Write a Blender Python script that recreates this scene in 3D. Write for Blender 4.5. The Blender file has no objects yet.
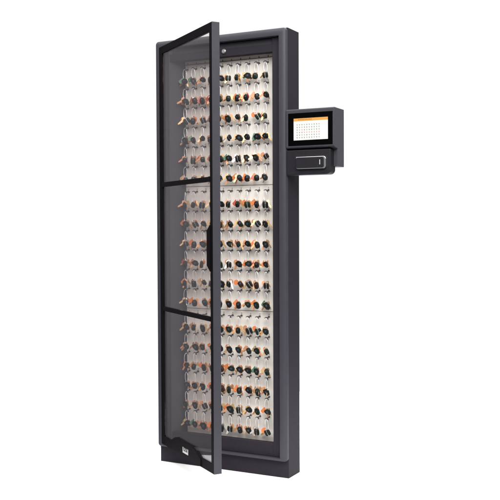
import bpy, bmesh, math, random
from mathutils import Vector, Matrix

random.seed(11)
scene = bpy.context.scene
COL = scene.collection

# ------------------------------------------------------------------ camera
cam_data = bpy.data.cameras.new('camera')
cam = bpy.data.objects.new('camera', cam_data)
COL.objects.link(cam)
YAW, PITCH, ROLL = 0.47782, -0.02748, -0.00408
fw = Vector((-math.sin(YAW) * math.cos(PITCH), math.cos(YAW) * math.cos(PITCH), math.sin(PITCH)))
rt = Vector((math.cos(YAW), math.sin(YAW), 0))
up = rt.cross(fw)
RR = rt * math.cos(ROLL) + up * math.sin(ROLL)
UU = up * math.cos(ROLL) - rt * math.sin(ROLL)
cam.matrix_world = Matrix(((RR.x, UU.x, -fw.x, 2.36181), (RR.y, UU.y, -fw.y, -3.60054),
                           (RR.z, UU.z, -fw.z, 1.12997), (0, 0, 0, 1)))
cam_data.sensor_width = 36
cam_data.lens = 36 * 901.53 / 500
cam_data.clip_start = 0.05
cam_data.clip_end = 2000
scene.camera = cam

# ------------------------------------------------------------------ world: white studio sweep
world = bpy.data.worlds.new('World')
scene.world = world
world.use_nodes = True
wn, wl = world.node_tree.nodes, world.node_tree.links
bg = wn['Background']
tc = wn.new('ShaderNodeTexCoord')
dot = wn.new('ShaderNodeVectorMath'); dot.operation = 'DOT_PRODUCT'
dot.inputs[1].default_value = (-math.sin(YAW), math.cos(YAW), 0)
wl.new(tc.outputs['Generated'], dot.inputs[0])
sp = wn.new('ShaderNodeSeparateXYZ'); wl.new(tc.outputs['Generated'], sp.inputs[0])
def wmath(op, a, c):
    q = wn.new('ShaderNodeMath'); q.operation = op
    for k, v in enumerate((a, c)):
        if isinstance(v, (int, float)): q.inputs[k].default_value = v
        else: wl.new(v, q.inputs[k])
    return q.outputs[0]
def wramp(v, f0, f1, t0, t1):
    q = wn.new('ShaderNodeMapRange'); q.interpolation_type = 'SMOOTHSTEP'
    for k, x in zip(('From Min', 'From Max', 'To Min', 'To Max'), (f0, f1, t0, t1)): q.inputs[k].default_value = x
    wl.new(v, q.inputs['Value']); return q.outputs[0]
low = wmath('MULTIPLY', wmath('MINIMUM', sp.outputs['Z'], 0.0), 0.15)
base = wramp(wmath('ADD', dot.outputs['Value'], low), 0.58, 0.86, 0.25, 1.12)   # white backdrop behind, dim room around
zenith = wramp(sp.outputs['Z'], 0.22, 0.75, 0.0, 2.6)                              # added overhead glow that keeps the floor white
class _A: pass
ad = _A(); ad.outputs = [wmath('ADD', base, zenith)]
bg.inputs['Color'].default_value = (1, 1, 1, 1)
wl.new(ad.outputs[0], bg.inputs['Strength'])

# ------------------------------------------------------------------ studio key lamp, added overhead fill
def area(name, loc, target, size, power, color=(1, 1, 1)):
    ld = bpy.data.lights.new(name, 'AREA'); ld.shape = 'RECTANGLE'
    ld.size, ld.size_y = size; ld.energy = power; ld.color = color
    o = bpy.data.objects.new(name, ld); COL.objects.link(o)
    o.location = loc
    o.rotation_euler = (Vector(target) - Vector(loc)).to_track_quat('-Z', 'Y').to_euler()
    return o

area('key_softbox', (2.0, -2.2, 3.1), (0.45, 0, 1.6), (2.2, 1.8), 165, (1.0, 0.985, 0.96))
area('top_fill', (0.3, 0.2, 4.6), (0.3, 0.0, 0.0), (5.5, 5.5), 210)  # fill added overhead to lift the floor to white

scene.view_settings.view_transform = 'Standard'
scene.view_settings.look = 'None'
scene.view_settings.exposure = 0
scene.view_settings.gamma = 1
scene.render.resolution_x = 1024
scene.render.resolution_y = 1024

# ------------------------------------------------------------------ materials
def mat(name, color, rough=0.5, metal=0.0, spec=0.5, noise=0.0, nscale=60, bump=0.0, bscale=900, emit=None, coat=0.0):
    m = bpy.data.materials.new(name); m.use_nodes = True
    n, l = m.node_tree.nodes, m.node_tree.links
    b = n['Principled BSDF']
    b.inputs['Base Color'].default_value = (*color, 1)
    b.inputs['Roughness'].default_value = rough
    b.inputs['Metallic'].default_value = metal
    b.inputs['Specular IOR Level'].default_value = spec
    b.inputs['Coat Weight'].default_value = coat
    t = n.new('ShaderNodeTexCoord')
    if noise:
        nz = n.new('ShaderNodeTexNoise'); nz.inputs['Scale'].default_value = nscale
        nz.inputs['Detail'].default_value = 5
        l.new(t.outputs['Object'], nz.inputs['Vector'])
        mx = n.new('ShaderNodeMix'); mx.data_type = 'RGBA'
        mx.inputs['A'].default_value = (*[c * (1 - noise) for c in color], 1)
        mx.inputs['B'].default_value = (*[min(1, c * (1 + noise)) for c in color], 1)
        l.new(nz.outputs['Fac'], mx.inputs['Factor']); l.new(mx.outputs['Result'], b.inputs['Base Color'])
        mr = n.new('ShaderNodeMapRange')
        mr.inputs['To Min'].default_value = max(0.02, rough - 0.07); mr.inputs['To Max'].default_value = rough + 0.07
        l.new(nz.outputs['Fac'], mr.inputs['Value']); l.new(mr.outputs[0], b.inputs['Roughness'])
    if bump:
        nb = n.new('ShaderNodeTexNoise'); nb.inputs['Scale'].default_value = bscale; nb.inputs['Detail'].default_value = 2
        l.new(t.outputs['Object'], nb.inputs['Vector'])
        bp = n.new('ShaderNodeBump'); bp.inputs['Strength'].default_value = bump; bp.inputs['Distance'].default_value = 0.0006
        l.new(nb.outputs['Fac'], bp.inputs['Height']); l.new(bp.outputs[0], b.inputs['Normal'])
    if emit:
        b.inputs['Emission Color'].default_value = (*emit[0], 1)
        b.inputs['Emission Strength'].default_value = emit[1]
    return m

M = {}
M['paint'] = mat('anthracite_powder_coat', (0.0190, 0.0165, 0.0215), 0.6, 0.0, 0.06, 0.10, 35, 0.25, 1100)
M['paint_light'] = mat('anthracite_trim_coat', (0.0355, 0.0345, 0.0425), 0.42, 0.0, 0.16, 0.08, 35, 0.25, 1100)  # trim tone; on side reveal and slot liner it paints in light
M['black'] = mat('black_satin_border', (0.0045, 0.0035, 0.0045), 0.6, 0.0, 0.02, 0.15, 40)
M['plastic'] = mat('dark_plastic', (0.011, 0.010, 0.013), 0.5, 0.0, 0.15, 0.12, 60, 0.15, 1500)
M['screen_black'] = mat('screen_bezel_glass', (0.001, 0.001, 0.001), 0.3, 0.0, 0.03)
M['display'] = mat('display_white', (0.02, 0.02, 0.02), 0.4, 0, 0.2, emit=((1, 0.985, 0.94), 1.0))
M['orange_bar'] = mat('display_orange', (0.02, 0.01, 0.0), 0.4, 0, 0.2, emit=((0.93, 0.45, 0.11), 0.95))
M['ink_grey'] = mat('display_grey', (0.01, 0.01, 0.01), 0.4, 0, 0.2, emit=((0.22, 0.25, 0.22), 1.0))
M['ink_green'] = mat('display_green', (0.01, 0.01, 0.01), 0.4, 0, 0.2, emit=((0.33, 0.42, 0.28), 1.0))
M['ink_red'] = mat('display_red', (0.01, 0.01, 0.01), 0.4, 0, 0.2, emit=((0.80, 0.28, 0.24), 1.0))
M['ink_dark'] = mat('display_dark', (0.01, 0.01, 0.01), 0.4, 0, 0.2, emit=((0.35, 0.13, 0.02), 1.0))
M['panel'] = mat('warm_white_panel', (0.66, 0.632, 0.588), 0.45, 0.0, 0.3, 0.03, 20)
M['strip'] = mat('beige_number_strip', (0.70, 0.64, 0.57), 0.5, 0.0, 0.3, 0.05, 30)
M['seam'] = mat('seam_dark', (0.06, 0.055, 0.055), 0.7)
M['socket'] = mat('socket_dark', (0.03, 0.03, 0.035), 0.4)
M['chrome'] = mat('chrome', (0.86, 0.86, 0.88), 0.18, 1.0)
M['steel'] = mat('brushed_steel', (0.62, 0.60, 0.60), 0.3, 1.0, noise=0.1, nscale=400)
M['ring'] = mat('ring_wire', (0.80, 0.80, 0.81), 0.3, 0.6)
M['plug'] = mat('plug_dark', (0.035, 0.035, 0.045), 0.35, 0.2)
M['fob'] = mat('fob_black', (0.006, 0.007, 0.007), 0.45, 0, 0.15, 0.3, 300)
M['fob_green'] = mat('fob_deep_green', (0.005, 0.011, 0.009), 0.45, 0, 0.15, 0.3, 300)
M['fob_brown'] = mat('fob_brown', (0.020, 0.008, 0.006), 0.45, 0, 0.15, 0.3, 300)
M['orange'] = mat('tag_orange', (0.46, 0.135, 0.04), 0.4, 0, 0.4, 0.12, 200)
M['red'] = mat('tag_red', (0.34, 0.05, 0.025), 0.4, 0, 0.4, 0.12, 200)
M['copper'] = mat('key_copper', (0.46, 0.205, 0.095), 0.45, 0.4, noise=0.12, nscale=300)
M['tan'] = mat('tag_tan', (0.38, 0.24, 0.13), 0.45, 0, 0.4, 0.12, 200)
M['green'] = mat('tag_green', (0.05, 0.14, 0.085), 0.4, 0, 0.4, 0.12, 200)
M['brass'] = mat('key_brass', (0.55, 0.36, 0.18), 0.42, 0.7, noise=0.1, nscale=300)
M['nickel'] = mat('key_nickel', (0.50, 0.49, 0.47), 0.40, 0.85, noise=0.1, nscale=300)
M['badge'] = mat('badge_white', (0.36, 0.36, 0.36), 0.5, spec=0.1)
M['badge_grey'] = mat('badge_grey', (0.05, 0.05, 0.055), 0.5, spec=0.1)
M['floor'] = mat('white_floor', (0.93, 0.93, 0.93), 0.75, 0, 0.1, 0.015, 3)

def glass_mat():
    m = bpy.data.materials.new('tinted_door_glass'); m.use_nodes = True
    n, l = m.node_tree.nodes, m.node_tree.links
    n.remove(n['Principled BSDF']); out = n['Material Output']
    tr = n.new('ShaderNodeBsdfTransparent'); tr.inputs[0].default_value = (0.92, 0.90, 0.90, 1)
    gl = n.new('ShaderNodeBsdfGlossy'); gl.inputs['Roughness'].default_value = 0.02
    gl.inputs['Color'].default_value = (0.9, 0.87, 0.93, 1)
    g = n.new('ShaderNodeNewGeometry')
    dt = n.new('ShaderNodeVectorMath'); dt.operation = 'DOT_PRODUCT'
    l.new(g.outputs['Incoming'], dt.inputs[0]); l.new(g.outputs['Normal'], dt.inputs[1])
    def mth(op, a, c=None):
        q = n.new('ShaderNodeMath'); q.operation = op
        for k, v in enumerate((a, c)):
            if v is None: continue
            if isinstance(v, (int, float)): q.inputs[k].default_value = v
            else: l.new(v, q.inputs[k])
        return q.outputs[0]
    inv = mth('SUBTRACT', 1.0, mth('ABSOLUTE', dt.outputs['Value']))
    fr = mth('ADD', mth('MULTIPLY', mth('POWER', inv, 5.0), 0.96), 0.030)
    mx = n.new('ShaderNodeMixShader')
    l.new(fr, mx.inputs[0]); l.new(tr.outputs[0], mx.inputs[1]); l.new(gl.outputs[0], mx.inputs[2])
    l.new(mx.outputs[0], out.inputs['Surface'])
    return m
M['glass'] = glass_mat()

# ------------------------------------------------------------------ mesh helpers
class MB:
    """collects shapes into one bmesh, each shape with its own material slot"""
    def __init__(s):
        s.bm = bmesh.new(); s.mats = []
    def slot(s, m):
        if m not in s.mats: s.mats.append(m)
        return s.mats.index(m)
    def _merge(s, b, m, smooth=False):
        i = s.slot(m)
        for f in b.faces: f.material_index = i; f.smooth = smooth
        me = bpy.data.meshes.new('tmp'); b.to_mesh(me); b.free()
        s.bm.from_mesh(me); bpy.data.meshes.remove(me)
    def box(s, lo, hi, m, bev=0.0, seg=2):
        b = bmesh.new(); bmesh.ops.create_cube(b, size=1)
        for v in b.verts:
            v.co = Vector([lo[k] + (v.co[k] + .5) * (hi[k] - lo[k]) for k in range(3)])
        if bev: bmesh.ops.bevel(b, geom=list(b.edges), offset=bev, segments=seg, affect='EDGES', profile=0.5)
        s._merge(b, m); return s
    def prism(s, pts, axis, a, c, m, bev=0.0, smooth=False):
        """extrude polygon pts (2D) along axis (0=x: pts are (y,z); 1=y: pts are (x,z); 2=z: pts are (x,y))"""
        b = bmesh.new()
        def P(p, t):
            return {0: (t, p[0], p[1]), 1: (p[0], t, p[1]), 2: (p[0], p[1], t)}[axis]
        A = [b.verts.new(P(p, a)) for p in pts]; B = [b.verts.new(P(p, c)) for p in pts]
        n = len(pts)
        b.faces.new(A); b.faces.new(B[::-1])
        for i in range(n): b.faces.new((A[i], B[i], B[(i + 1) % n], A[(i + 1) % n]))
        bmesh.ops.recalc_face_normals(b, faces=list(b.faces))
        if bev: bmesh.ops.bevel(b, geom=list(b.edges), offset=bev, segments=2, affect='EDGES', profile=0.5)
        s._merge(b, m, smooth); return s
    def cyl(s, c, r, h, axis, m, seg=24, r2=None, bev=0.0):
        b = bmesh.new()
        bmesh.ops.create_cone(b, cap_ends=True, segments=seg, radius1=r, radius2=r if r2 is None else r2, depth=h)
        if bev: bmesh.ops.bevel(b, geom=[e for e in b.edges if len(e.link_faces) == 2 and any(len(f.verts) > 4 for f in e.link_faces)], offset=bev, segments=2, affect='EDGES')
        rot = {0: Matrix.Rotation(math.pi / 2, 4, 'Y'), 1: Matrix.Rotation(math.pi / 2, 4, 'X'), 2: Matrix.Identity(4)}[axis]
        b.transform(Matrix.Translation(c) @ rot)
        s._merge(b, m, False); return s
    def tube(s, pts, r, m, seg=6, closed=False):
        b = bmesh.new(); pts = [Vector(p) for p in pts]; n = len(pts); rings = []
        prev = None
        for i, p in enumerate(pts):
            if closed: t = (pts[(i + 1) % n] - pts[i - 1]).normalized()
            else: t = (pts[min(i + 1, n - 1)] - pts[max(i - 1, 0)]).normalized()
            if prev is None:
                ref = Vector((0, 1, 0)) if abs(t.y) < .9 else Vector((1, 0, 0))
                u = t.cross(ref).normalized()
            else: u = (prev - t * prev.dot(t)).normalized()
            prev = u; w = t.cross(u)
            rr = r[i] if isinstance(r, (list, tuple)) else r
            rings.append([b.verts.new(p + (u * math.cos(2 * math.pi * k / seg) + w * math.sin(2 * math.pi * k / seg)) * rr) for k in range(seg)])
        for i in range(n if closed else n - 1):
            A, B = rings[i], rings[(i + 1) % n]
            for k in range(seg): b.faces.new((A[k], A[(k + 1) % seg], B[(k + 1) % seg], B[k]))
        if not closed: b.faces.new(rings[0][::-1]); b.faces.new(rings[-1])
        s._merge(b, m, True); return s
    def blob(s, c, sx, sy, sz, m, sub=2, rot=None, noise=0.0):
        b = bmesh.new(); bmesh.ops.create_icosphere(b, subdivisions=sub, radius=1)
        for v in b.verts:
            # squared-off pebble
            k = 0.72
            v.co = Vector([math.copysign(abs(q) ** k, q) for q in v.co])
            v.co = Vector((v.co.x * sx, v.co.y * sy, v.co.z * sz)) * (1 + random.uniform(-noise, noise))
        if rot: b.transform(rot)
        b.transform(Matrix.Translation(c))
        s._merge(b, m, True); return s
    def build(s, name, parent=None, loc=None, kind=None):
        me = bpy.data.meshes.new(name); s.bm.to_mesh(me); s.bm.free()
        for m in s.mats: me.materials.append(M[m])
        o = bpy.data.objects.new(name, me); COL.objects.link(o)
        if parent: o.parent = parent
        if loc: o.location = loc
        if kind: o['kind'] = kind
        return o

def thing(name, label, cat, loc=(0, 0, 0), group=None):
    o = bpy.data.objects.new(name, None); COL.objects.link(o); o.empty_display_size = 0.05
    o.location = loc; o['label'] = label; o['category'] = cat
    if group: o['group'] = group
    return o

def rrect(x0, x1, z0, z1, r, n=6, only=None):
    """rounded rectangle outline, counter-clockwise; only = set of rounded corners among 'br tr tl bl'"""
    pts = []
    for nm, cx, cz, a0 in (('br', x1 - r, z0 + r, -90), ('tr', x1 - r, z1 - r, 0), ('tl', x0 + r, z1 - r, 90), ('bl', x0 + r, z0 + r, 180)):
        if only is not None and nm not in only:
            pts.append({'br': (x1, z0), 'tr': (x1, z1), 'tl': (x0, z1), 'bl': (x0, z0)}[nm]); continue
        for k in range(n + 1):
            a = math.radians(a0 + 90 * k / n)
            pts.append((cx + r * math.cos(a), cz + r * math.sin(a)))
    return pts

# ------------------------------------------------------------------ floor (the white studio sweep the cabinet stands on)
MB().box((-0.14, -1.05, -0.0015), (1.5, 3.5, 0.0), 'floor').build('floor', kind='structure')

# ------------------------------------------------------------------ the key cabinet
W, D, H, ZB = 0.677, 0.1396, 2.0, 0.0768
cab = thing('key_cabinet', 'tall dark grey electronic key cabinet with its framed glass door ajar', 'key cabinet', (0, 0, 0))

# shell: sides, top, floor, back, all behind the front trim
b = MB()
b.box((0.0, 0.0205, ZB), (0.018, D, H - 0.001), 'paint', 0.0025)
b.box((W - 0.018, 0.0212, 0.0), (W, D, H - 0.001), 'paint')
b.box((0.0175, 0.0212, H - 0.018), (W - 0.0175, D - 0.001, H - 0.0016), 'paint', 0.001)
b.box((0.0175, 0.05, ZB + 0.001), (W - 0.0175, D - 0.001, ZB + 0.012), 'paint')
b.box((0.0175, D - 0.012, ZB + 0.002), (W - 0.0175, D - 0.002, H - 0.017), 'paint')
b.build('body', cab)
b = MB()
b.box((0.0, 0.0212, 0.0), (W - 0.018, D - 0.001, ZB - 0.0008), 'paint')
b.build('plinth', cab)

# front trim: convex picture-frame moulding
def trim():
    prof = []
    for k in range(7):
        a = math.radians(90 * k / 6); prof.append((0.17 * (1 - math.cos(a)) , 0.0205 - 0.0165 * math.sin(a) if k else 0.0205))
    prof += [(0.30, 0.0014), (0.5, 0.0), (0.88, 0.0)]
    prof += [(0.97, 0.0012), (1.0, 0.004), (1.0, 0.024)]
    wL = wR = 0.0355; wT = 0.0365; wB = 0.0125
    bm = bmesh.new(); loops = []
    for d, y in prof:
        x0, x1, z0, z1 = -0.0065 + d * (wL + 0.0065), W - d * wR, 0.0757 + d * wB, H - d * wT
        r = max(0.0012, 0.016 * (1 - d * 1.2))
        loops.append([bm.verts.new((x, y, z)) for x, z in rrect(x0, x1, z0, z1, r)])
    n = len(loops[0])
    for A, B in zip(loops, loops[1:]):
        for i in range(n):
            f = bm.faces.new((A[i], A[(i + 1) % n], B[(i + 1) % n], B[i]))
    bmesh.ops.recalc_face_normals(bm, faces=list(bm.faces))
    m = MB(); m._merge(bm, 'paint_light', True)
    o = m.build('front_trim', cab)
    o.data.set_sharp_from_angle(angle=math.radians(38))
    return o
trim()

# inner boards framing the key field
b = MB()
b.box((0.6005, 0.0215, 0.088), (0.6412, 0.0845, 1.962), 'paint', 0.0018)
b.box((0.0585, 0.024, 0.0885), (0.6003, 0.060, 0.1475), 'paint', 0.0012)
b.box((0.0585, 0.0235, 1.9005), (0.6003, 0.060, 1.9365), 'paint', 0.0015)
b.build('inner_frame', cab)
MB().prism([(0.0362, 0.0215), (0.060, 0.0215), (0.1125, 0.080), (0.1125, 0.0845), (0.0362, 0.0845)], 2, 0.088, 1.962, 'paint_light', 0.0012).build('side_reveal', cab)  # slanted and coated lighter, painting in part of the glass veil's brightness
MB().box((0.6335, 0.0208, 1.044), (0.6372, 0.0214, 1.056), 'seam').box((0.6345, 0.0208, 1.018), (0.6372, 0.0214, 1.026), 'seam').build('strike_slot', cab)
# cavity behind the top slot
b = MB()
b.box((0.0585, 0.034, 1.9368), (0.6003, 0.078, 1.9625), 'paint_light')  # lighter coat stands in for light that misses the slot
b.build('slot_liner', cab)

# lock
lk = MB().cyl((0.3572, 0.0205, 1.9235), 0.0105, 0.008, 1, 'steel', 32, bev=0.0012).build('lock', cab)
MB().cyl((0.3572, 0.0160, 1.9235), 0.0062, 0.0022, 1, 'nickel', 24).box((0.3562, 0.0146, 1.9193), (0.3582, 0.0150, 1.9277), 'seam').build('lock_core', lk)

# key panels
PY = 0.085
PZ = [(1.3150, 1.8900), (0.7368, 1.3128), (0.1200, 0.7346)]
panels = []
for z0, z1 in PZ:
    panels.append(MB().box((0.1090, PY, z0), (0.6300, PY + 0.006, z1), 'panel', 0.0009).build('key_panel', cab))
b = MB()
b.box((0.1085, PY + 0.0062, 0.118), (0.6305, PY + 0.009, 1.93), 'seam')
b.build('panel_backing', cab)

# strip over the top row with slots for numbers
st = MB()
st.box((0.1100, PY - 0.004, 1.8912), (0.6290, PY + 0.005, 1.9290), 'strip', 0.001)
CX = [0.1262 + 0.04712 * i for i in range(10)]
for x in CX:
    st.box((x + 0.001, PY - 0.0062, 1.8913), (x + 0.0034, PY - 0.0041, 1.8985), 'seam')
st.box((0.1105, PY - 0.0052, 1.8896), (0.6285, PY - 0.0001, 1.8911), 'seam')
st.build('number_strip', cab)

def row_z(s, r):
    return 1.8648 - 0.5784 * s - 0.0920 * r

# sockets: one small part each for the hundred that show largest, the rest as one
near = sorted([(s, r, c) for s in range(3) for r in range(6) for c in range(10)], key=lambda q: (-q[2], q[0]))
def socket_mb(b, x, z):
    b.cyl((x, PY - 0.0012, z + 0.004), 0.0052, 0.0026, 1, 'nickel', 16, bev=0.0006)
    b.cyl((x, PY - 0.0027, z + 0.004), 0.0034, 0.0008, 1, 'socket', 12)
    b.box((x - 0.0009, PY - 0.0008, z + 0.0115), (x + 0.0009, PY, z + 0.0175), 'socket')
mb = MB(); socket_mb(mb, 0, 0)
sock0 = mb.build('socket', panels[near[0][0]]); used = False
for s, r, c in near[:99]:
    o = sock0 if not used else sock0.copy()
    if used: COL.objects.link(o)
    used = True
    o.parent = panels[s]; o.location = (CX[c], 0, row_z(s, r))
rest = MB()
for s, r, c in near[99:]: socket_mb(rest, CX[c], row_z(s, r))
rest.build('far_sockets', cab, kind='stuff')

# ------------------------------------------------------------------ the glass door
A, DW, DZ0, DZ1, DT = 0.63154, 0.61185, 0.0921, 1.9677, 0.0348
df = MB()
# metal carrier behind the black border
df.box((0.000, 0.0045, DZ0), (0.030, DT, DZ1), 'paint', 0.0012)
df.box((DW - 0.024, 0.0045, DZ0 + 0.0008), (DW - 0.0032, DT, DZ1 - 0.0008), 'paint', 0.0008)
df.box((DW - 0.0030, 0.0002, DZ0), (DW, DT, DZ1), 'paint_light', 0.0008)
df.box((0.0302, 0.0045, DZ1 - 0.024), (DW - 0.0242, DT, DZ1 - 0.0004), 'paint', 0.0008)
df.box((0.0302, 0.0045, DZ0 + 0.0004), (DW - 0.0242, DT, DZ0 + 0.026), 'paint', 0.0008)
door = df.build('door', cab, loc=(0.01867, -0.00074, 0))
door.rotation_euler = (0, 0, -A)
bd = MB()
GL, GR, GT, GB = 0.036, 0.5835, 1.9350, 0.1318
bd.box((0.0, 0.0, DZ0), (GL, 0.0042, DZ1), 'black', 0.0006)
bd.box((GR, 0.0, DZ0), (DW - 0.0031, 0.0042, DZ1), 'black', 0.0006)
bd.box((GL + 0.0001, 0.0002, GT), (GR - 0.0001, 0.0042, DZ1), 'black', 0.0004)
bd.box((GL + 0.0001, 0.0002, DZ0), (GR - 0.0001, 0.0042, GB), 'black', 0.0004)
bd.build('door_border', door)
bars = [(1.3115, 1.3325), (0.7285, 0.7485)]
for z0, z1 in bars:
    MB().box((GL + 0.0001, -0.0015, z0), (GR - 0.0001, 0.0115, z1), 'black', 0.0006).build('glazing_bar', door)
for z0, z1 in ((bars[0][1], GT), (bars[1][1], bars[0][0]), (GB, bars[1][0])):
    MB().box((0.0308, 0.0045, z0 + 0.0003 if z0 > GB else 0.1190), (0.5873, 0.0085, z1 - 0.0003 if z1 < GT else 1.9430), 'glass').build('glass_pane', door)
# grip on the free stile, chamfered at both ends
MB().prism([(GR + 0.004, 1.132), (GR - 0.004, 1.125), (0.556, 1.108), (0.556, 0.962), (GR - 0.004, 0.945), (GR + 0.004, 0.938)],
           1, -0.0050, 0.0040, 'black', 0.0010).build('handle', door)
# raised cover on the bottom rail
cover = MB().prism([(0.132, DZ0 + 0.004), (0.477, DZ0 + 0.004), (0.477, 0.126), (0.452, 0.136), (0.415, 0.152), (0.385, 0.160), (0.185, 0.160), (0.166, 0.153), (0.132, 0.136)],
           1, -0.0045, 0.0040, 'black', 0.0008).build('rail_cover', door)
# emblem: small white plate with dark marks, on the cover
eb = MB()
eb.box((0.279, -0.0056, 0.1120), (0.341, -0.0046, 0.1205), 'badge')
eb.box((0.279, -0.0056, 0.1210), (0.2850, -0.0046, 0.1370), 'badge')
eb.box((0.3350, -0.0056, 0.1210), (0.341, -0.0046, 0.1370), 'badge')
eb.box((0.2852, -0.0053, 0.1210), (0.3348, -0.0046, 0.1370), 'badge_grey')
for x in (0.293, 0.311):
    eb.prism([(x, 0.1245), (x + 0.004, 0.1245), (x + 0.0115, 0.1345), (x + 0.0075, 0.1345)], 1, -0.0058, -0.0053, 'badge')
eb.build('emblem', door)
# hinge leaves
for z in (1.82, 1.03, 0.24):
    MB().cyl((-0.004, 0.011, z), 0.0045, 0.075, 2, 'paint', 16, bev=0.0008).build('hinge', door)

# ------------------------------------------------------------------ the display unit on the cabinet's right side
X0, X1 = W + 0.0002, 0.9047
prof = [(0.0, 1.4700), (0.0, 1.6315), (0.004, 1.6355), (0.116, 1.6350), (0.116, 1.3830), (0.042, 1.3830), (0.042, 1.4590), (0.006, 1.4655)]
hs = MB().prism(prof, 0, X0, X1, 'paint', 0.0022).build('display_unit', cab)
hs.data.materials[0] = M['paint_light']
MB().box((0.6885, -0.0012, 1.4757), (0.8978, 0.0006, 1.6176), 'screen_black', 0.0004).build('screen_bezel', hs)
sc = MB()
SX0, SX1, SZ0, SZ1 = 0.7155, 0.8766, 1.4993, 1.5940
sc.box((SX0, -0.0018, SZ0), (SX1, -0.0013, SZ1 - 0.0124), 'display')
sc.box((SX0, -0.0018, SZ1 - 0.0122), (SX1, -0.0013, SZ1), 'orange_bar')
rnd = random.Random(4)
x = SX0 + 0.021
while x < SX0 + 0.085:                       # header line of tiny characters
    w = rnd.uniform(0.0015, 0.004)
    sc.box((x, -0.0020, SZ1 - 0.0072), (x + w, -0.0019, SZ1 - 0.0040), 'ink_dark'); x += w + rnd.uniform(0.0008, 0.0026)
for rr in range(6):                           # grid of little key icons
    for cc in range(10):
        cx = SX0 + 0.0165 + cc * 0.01155; cz = SZ1 - 0.0275 - rr * 0.01115
        ink = 'ink_red' if (rr == 3 and cc > 2) or (rr == 2 and cc in (1, 2)) or (rr == 4 and cc in (3, 5)) else ('ink_green' if (rr + cc) % 3 == 0 or cc == 9 else 'ink_grey')
        sc.box((cx - 0.0027, -0.0020, cz - 0.0004), (cx + 0.0026, -0.0019, cz + 0.0018), ink)
        sc.box((cx - 0.0008, -0.0020, cz - 0.0040), (cx + 0.0015, -0.0019, cz - 0.0006), ink)
sc.build('display', hs)
md = MB().prism(rrect(X0 + 0.0005, 0.8862, 1.3490, 1.4570, 0.020, 8, {'br'}), 1, 0.004, 0.060, 'plastic', 0.0025)
md.build('reader_housing', hs)
MB().prism(rrect(0.7285, 0.8680, 1.3735, 1.4260, 0.0105, 6, {'br', 'tr', 'bl'}), 1, -0.0075, 0.005, 'chrome', 0.0010).build('slot_rim', hs)
MB().prism(rrect(0.7290, 0.8600, 1.3770, 1.4232, 0.008, 6), 1, -0.0100, -0.0070, 'plastic', 0.0010).build('slot_plate', hs)
MB().box((0.8405, -0.0110, 1.3905), (0.8440, -0.0101, 1.4115), 'badge', 0.0003).build('slot_light', hs)

# ------------------------------------------------------------------ key bunches: plug, wire ring, fob, tag, key
HY = 0.030      # how far the plug stands off the panel
def ring_pts(w, h, skew=0.0):
    return [(w * math.sin(2 * math.pi * k / 20) + skew * (1 - math.cos(2 * math.pi * k / 20)),
             -0.002 * math.sin(2 * math.pi * k / 20),
             -h / 2 + h / 2 * math.cos(2 * math.pi * k / 20)) for k in range(20)]

def key_mesh(m, length=0.034, turn=0.0):
    b = MB(); n = 14
    bow = [(0.0078 * math.sin(2 * math.pi * k / n), -0.0085 + 0.0085 * math.cos(2 * math.pi * k / n)) for k in range(n)]
    b.prism(bow, 1, -0.0010, 0.0010, m)
    L = -0.016
    teeth = [(-0.0028, L), (-0.0028, L - length + 0.012), (0, L - length + 0.009), (0.0020, L - length + 0.013)]
    z = L - length + 0.013
    for k in range(4):
        teeth += [(0.0030 if k % 2 else 0.0014, z + 0.001), (0.0030 if k % 2 else 0.0014, z + 0.0030)]; z += 0.0034
    teeth += [(0.0028, L)]
    b.prism(teeth, 1, -0.0009, 0.0009, m)
    return b

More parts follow.
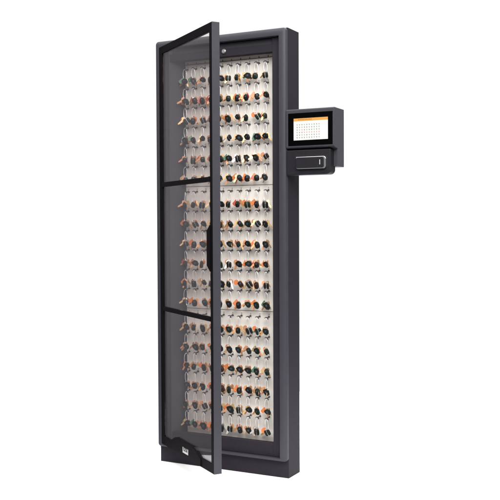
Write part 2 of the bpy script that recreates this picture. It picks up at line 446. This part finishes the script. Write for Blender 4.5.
kinds = [  # fob material, fob shape, tag material, key material, words
    ('fob', 'single', 'orange', 'copper', 'black fob and orange tag'),
    ('fob_green', 'split', 'orange', 'brass', 'split dark green fob and orange tag'),
    ('fob', 'single', 'red', 'copper', 'black fob and red tag'),
    ('fob', 'split', 'copper', 'nickel', 'split black fob and copper tag'),
    ('fob_green', 'single', 'tan', 'brass', 'dark green fob and tan tag'),
    ('fob_brown', 'single', 'orange', 'brass', 'brown fob and orange tag'),
    ('fob', 'wide', 'green', 'copper', 'angular black fob and green tag'),
    ('fob', 'wide', 'copper', 'brass', 'angular black fob and copper tag'),
    ('fob_green', 'wide', 'orange', 'copper', 'angular dark green fob and orange tag'),
]
def make_bunch(spec, idx):
    fm, shape, tm, km, words = spec
    root = thing('key_bunch', 'tmp', 'key bunch', group='key bunches hanging in rows inside the cabinet')
    # plug: stem from the socket, arched bow and a drooping dark end
    b = MB()
    b.cyl((0, HY / 2 + 0.001, 0.003), 0.0030, HY, 1, 'plug', 12)
    arc = [(-0.0100 + 0.0046 * k, -0.002, -0.0010 + 0.0065 * math.sin(math.pi * (k + 0.3) / 4.9)) for k in range(5)]
    b.tube(arc, [0.0014, 0.0021, 0.0026, 0.0032, 0.0038], 'plug', 8)
    b.blob((0.0098, -0.003, -0.0015), 0.0042, 0.0035, 0.0040, 'plug', 2)
    b.build('plug', root)
    # wire ring
    MB().tube(ring_pts(0.0092, 0.050, 0.0006), 0.00115, 'ring', 6, True).build('ring', root, (0.001, -0.004, 0.0005))
    # fob
    b = MB()
    if shape == 'single':
        b.blob((0.001, -0.004, -0.019), 0.0092, 0.0050, 0.0165, fm, 3)
        b.blob((0.001, -0.0085, -0.014), 0.0034, 0.0012, 0.0040, 'plug', 2)
    elif shape == 'split':
        b.blob((-0.0045, -0.003, -0.018), 0.0050, 0.0048, 0.0160, fm, 3)
        b.blob((0.0070, -0.005, -0.020), 0.0048, 0.0048, 0.0150, fm, 3)
        b.blob((0.0015, -0.006, -0.020), 0.0009, 0.0012, 0.0120, 'nickel', 2)
    else:
        b.prism([(-0.0105, -0.003), (0.003, 0.0005), (0.0115, -0.010), (0.0125, -0.026), (0.006, -0.036), (-0.003, -0.031), (-0.0100, -0.016)],
                1, -0.0075, 0.0005, fm, 0.0018)
        b.box((-0.002, -0.0084, -0.020), (0.004, -0.0074, -0.011), 'plug', 0.0004)
    b.cyl((0, -0.003, -0.002), 0.0035, 0.003, 1, 'nickel', 12)
    f = b.build('fob', root, (0.0008, -0.005, -0.0450))
    # tag, hanging beside the fob
    b = MB()
    if idx % 2 == 0:
        b.prism(rrect(-0.0075, 0.0075, -0.026, 0.000, 0.0050, 5), 1, -0.0016, 0.0016, tm, 0.0005)
    else:
        n = 18
        b.prism([(0.0098 * math.cos(2 * math.pi * k / n), -0.0105 + 0.0110 * math.sin(2 * math.pi * k / n)) for k in range(n)], 1, -0.0014, 0.0014, tm, 0.0005)
    t = b.build('tag', root, (-0.0045, 0.0025, -0.0415))
    k = key_mesh(km).build('key', root, (0.0020, -0.0005, -0.0440))
    if shape != 'split' or tm == 'copper':
        key_mesh('brass' if km != 'brass' else 'copper', 0.030).build('key', root, (-0.0010, 0.0030, -0.0440))
    return root, list(root.children), words

protos = [make_bunch(s, i) for i, s in enumerate(kinds)]
first = [True] * len(protos)
ordn = ['first', 'second', 'third', 'fourth', 'fifth', 'sixth']
def fit_label(words, s, r, c):
    rowt = ['top', 'second', 'third', 'fourth', 'fifth', 'bottom'][r]
    sec = ['upper', 'middle', 'lower'][s]
    if c < 4: pos = ordn[c] + ' from left'
    elif c == 9: pos = 'rightmost'
    else: pos = ordn[9 - c] + ' from right'
    l = '%s, %s panel %s row, %s' % (words, sec, rowt, pos)
    if c < 4 and len(l.split()) <= 13: l += ', behind glass'
    return l
for s in range(3):
    for r in range(6):
        for c in range(10):
            w = [4, 3, 2, 3, 2, 1, 2, 4, 4] if s < 2 else [3, 2, 1, 4, 3, 2, 2, 6, 3]
            i = random.choices(range(9), w)[0]
            root, kids, words = protos[i]
            if first[i]:
                first[i] = False; o = root; ch = kids
            else:
                o = root.copy(); COL.objects.link(o); ch = []
                for q in kids:
                    d = q.copy(); COL.objects.link(d); d.parent = o; ch.append(d)
            o.location = (CX[c] + random.uniform(-.0007, .0007), PY - HY, row_z(s, r) + random.uniform(-.0008, .0008))
            o.rotation_euler = (0, 0, math.radians(random.uniform(-9, 9)))
            o['label'] = fit_label(words, s, r, c)
            bs = random.uniform(1.08, 1.26)
            for d in ch:
                nm = d.name.split('.')[0]
                if nm == 'fob': d.scale = (bs * random.uniform(1.0, 1.16), bs * 1.1, bs * random.uniform(0.70, 0.86))
                elif nm == 'tag': d.scale = (bs * 1.05, bs, bs * random.uniform(.85, 1.05))
                elif nm == 'key': d.scale = (bs * 1.3, bs, bs * .95)
                if nm == 'fob': d.rotation_euler = (math.radians(random.uniform(-4, 6)), math.radians(random.uniform(-36, 12)), math.radians(random.uniform(-25, 25)))
                elif nm == 'tag': d.rotation_euler = (math.radians(random.uniform(-14, 2)), math.radians(random.choice([random.uniform(15, 62), random.uniform(25, 55), random.uniform(20, 50), random.uniform(-50, -25)])), math.radians(random.uniform(-30, 30)))
                elif nm == 'key': d.rotation_euler = (math.radians(random.uniform(-16, 0)), math.radians(random.choice([-1, 1]) * random.uniform(18, 58)), math.radians(random.uniform(-40, 40)))
                elif nm == 'ring': d.rotation_euler = (math.radians(random.uniform(-3, 4)), math.radians(random.uniform(-5, 5)), math.radians(random.uniform(-22, 22)))
                elif nm == 'plug': d.scale = (0.85, 1, 0.85); d.rotation_euler = (0, math.radians(random.uniform(-6, 14)), 0)
for k, f in enumerate(first):
    if f:
        for q in protos[k][1]: bpy.data.objects.remove(q)
        bpy.data.objects.remove(protos[k][0])
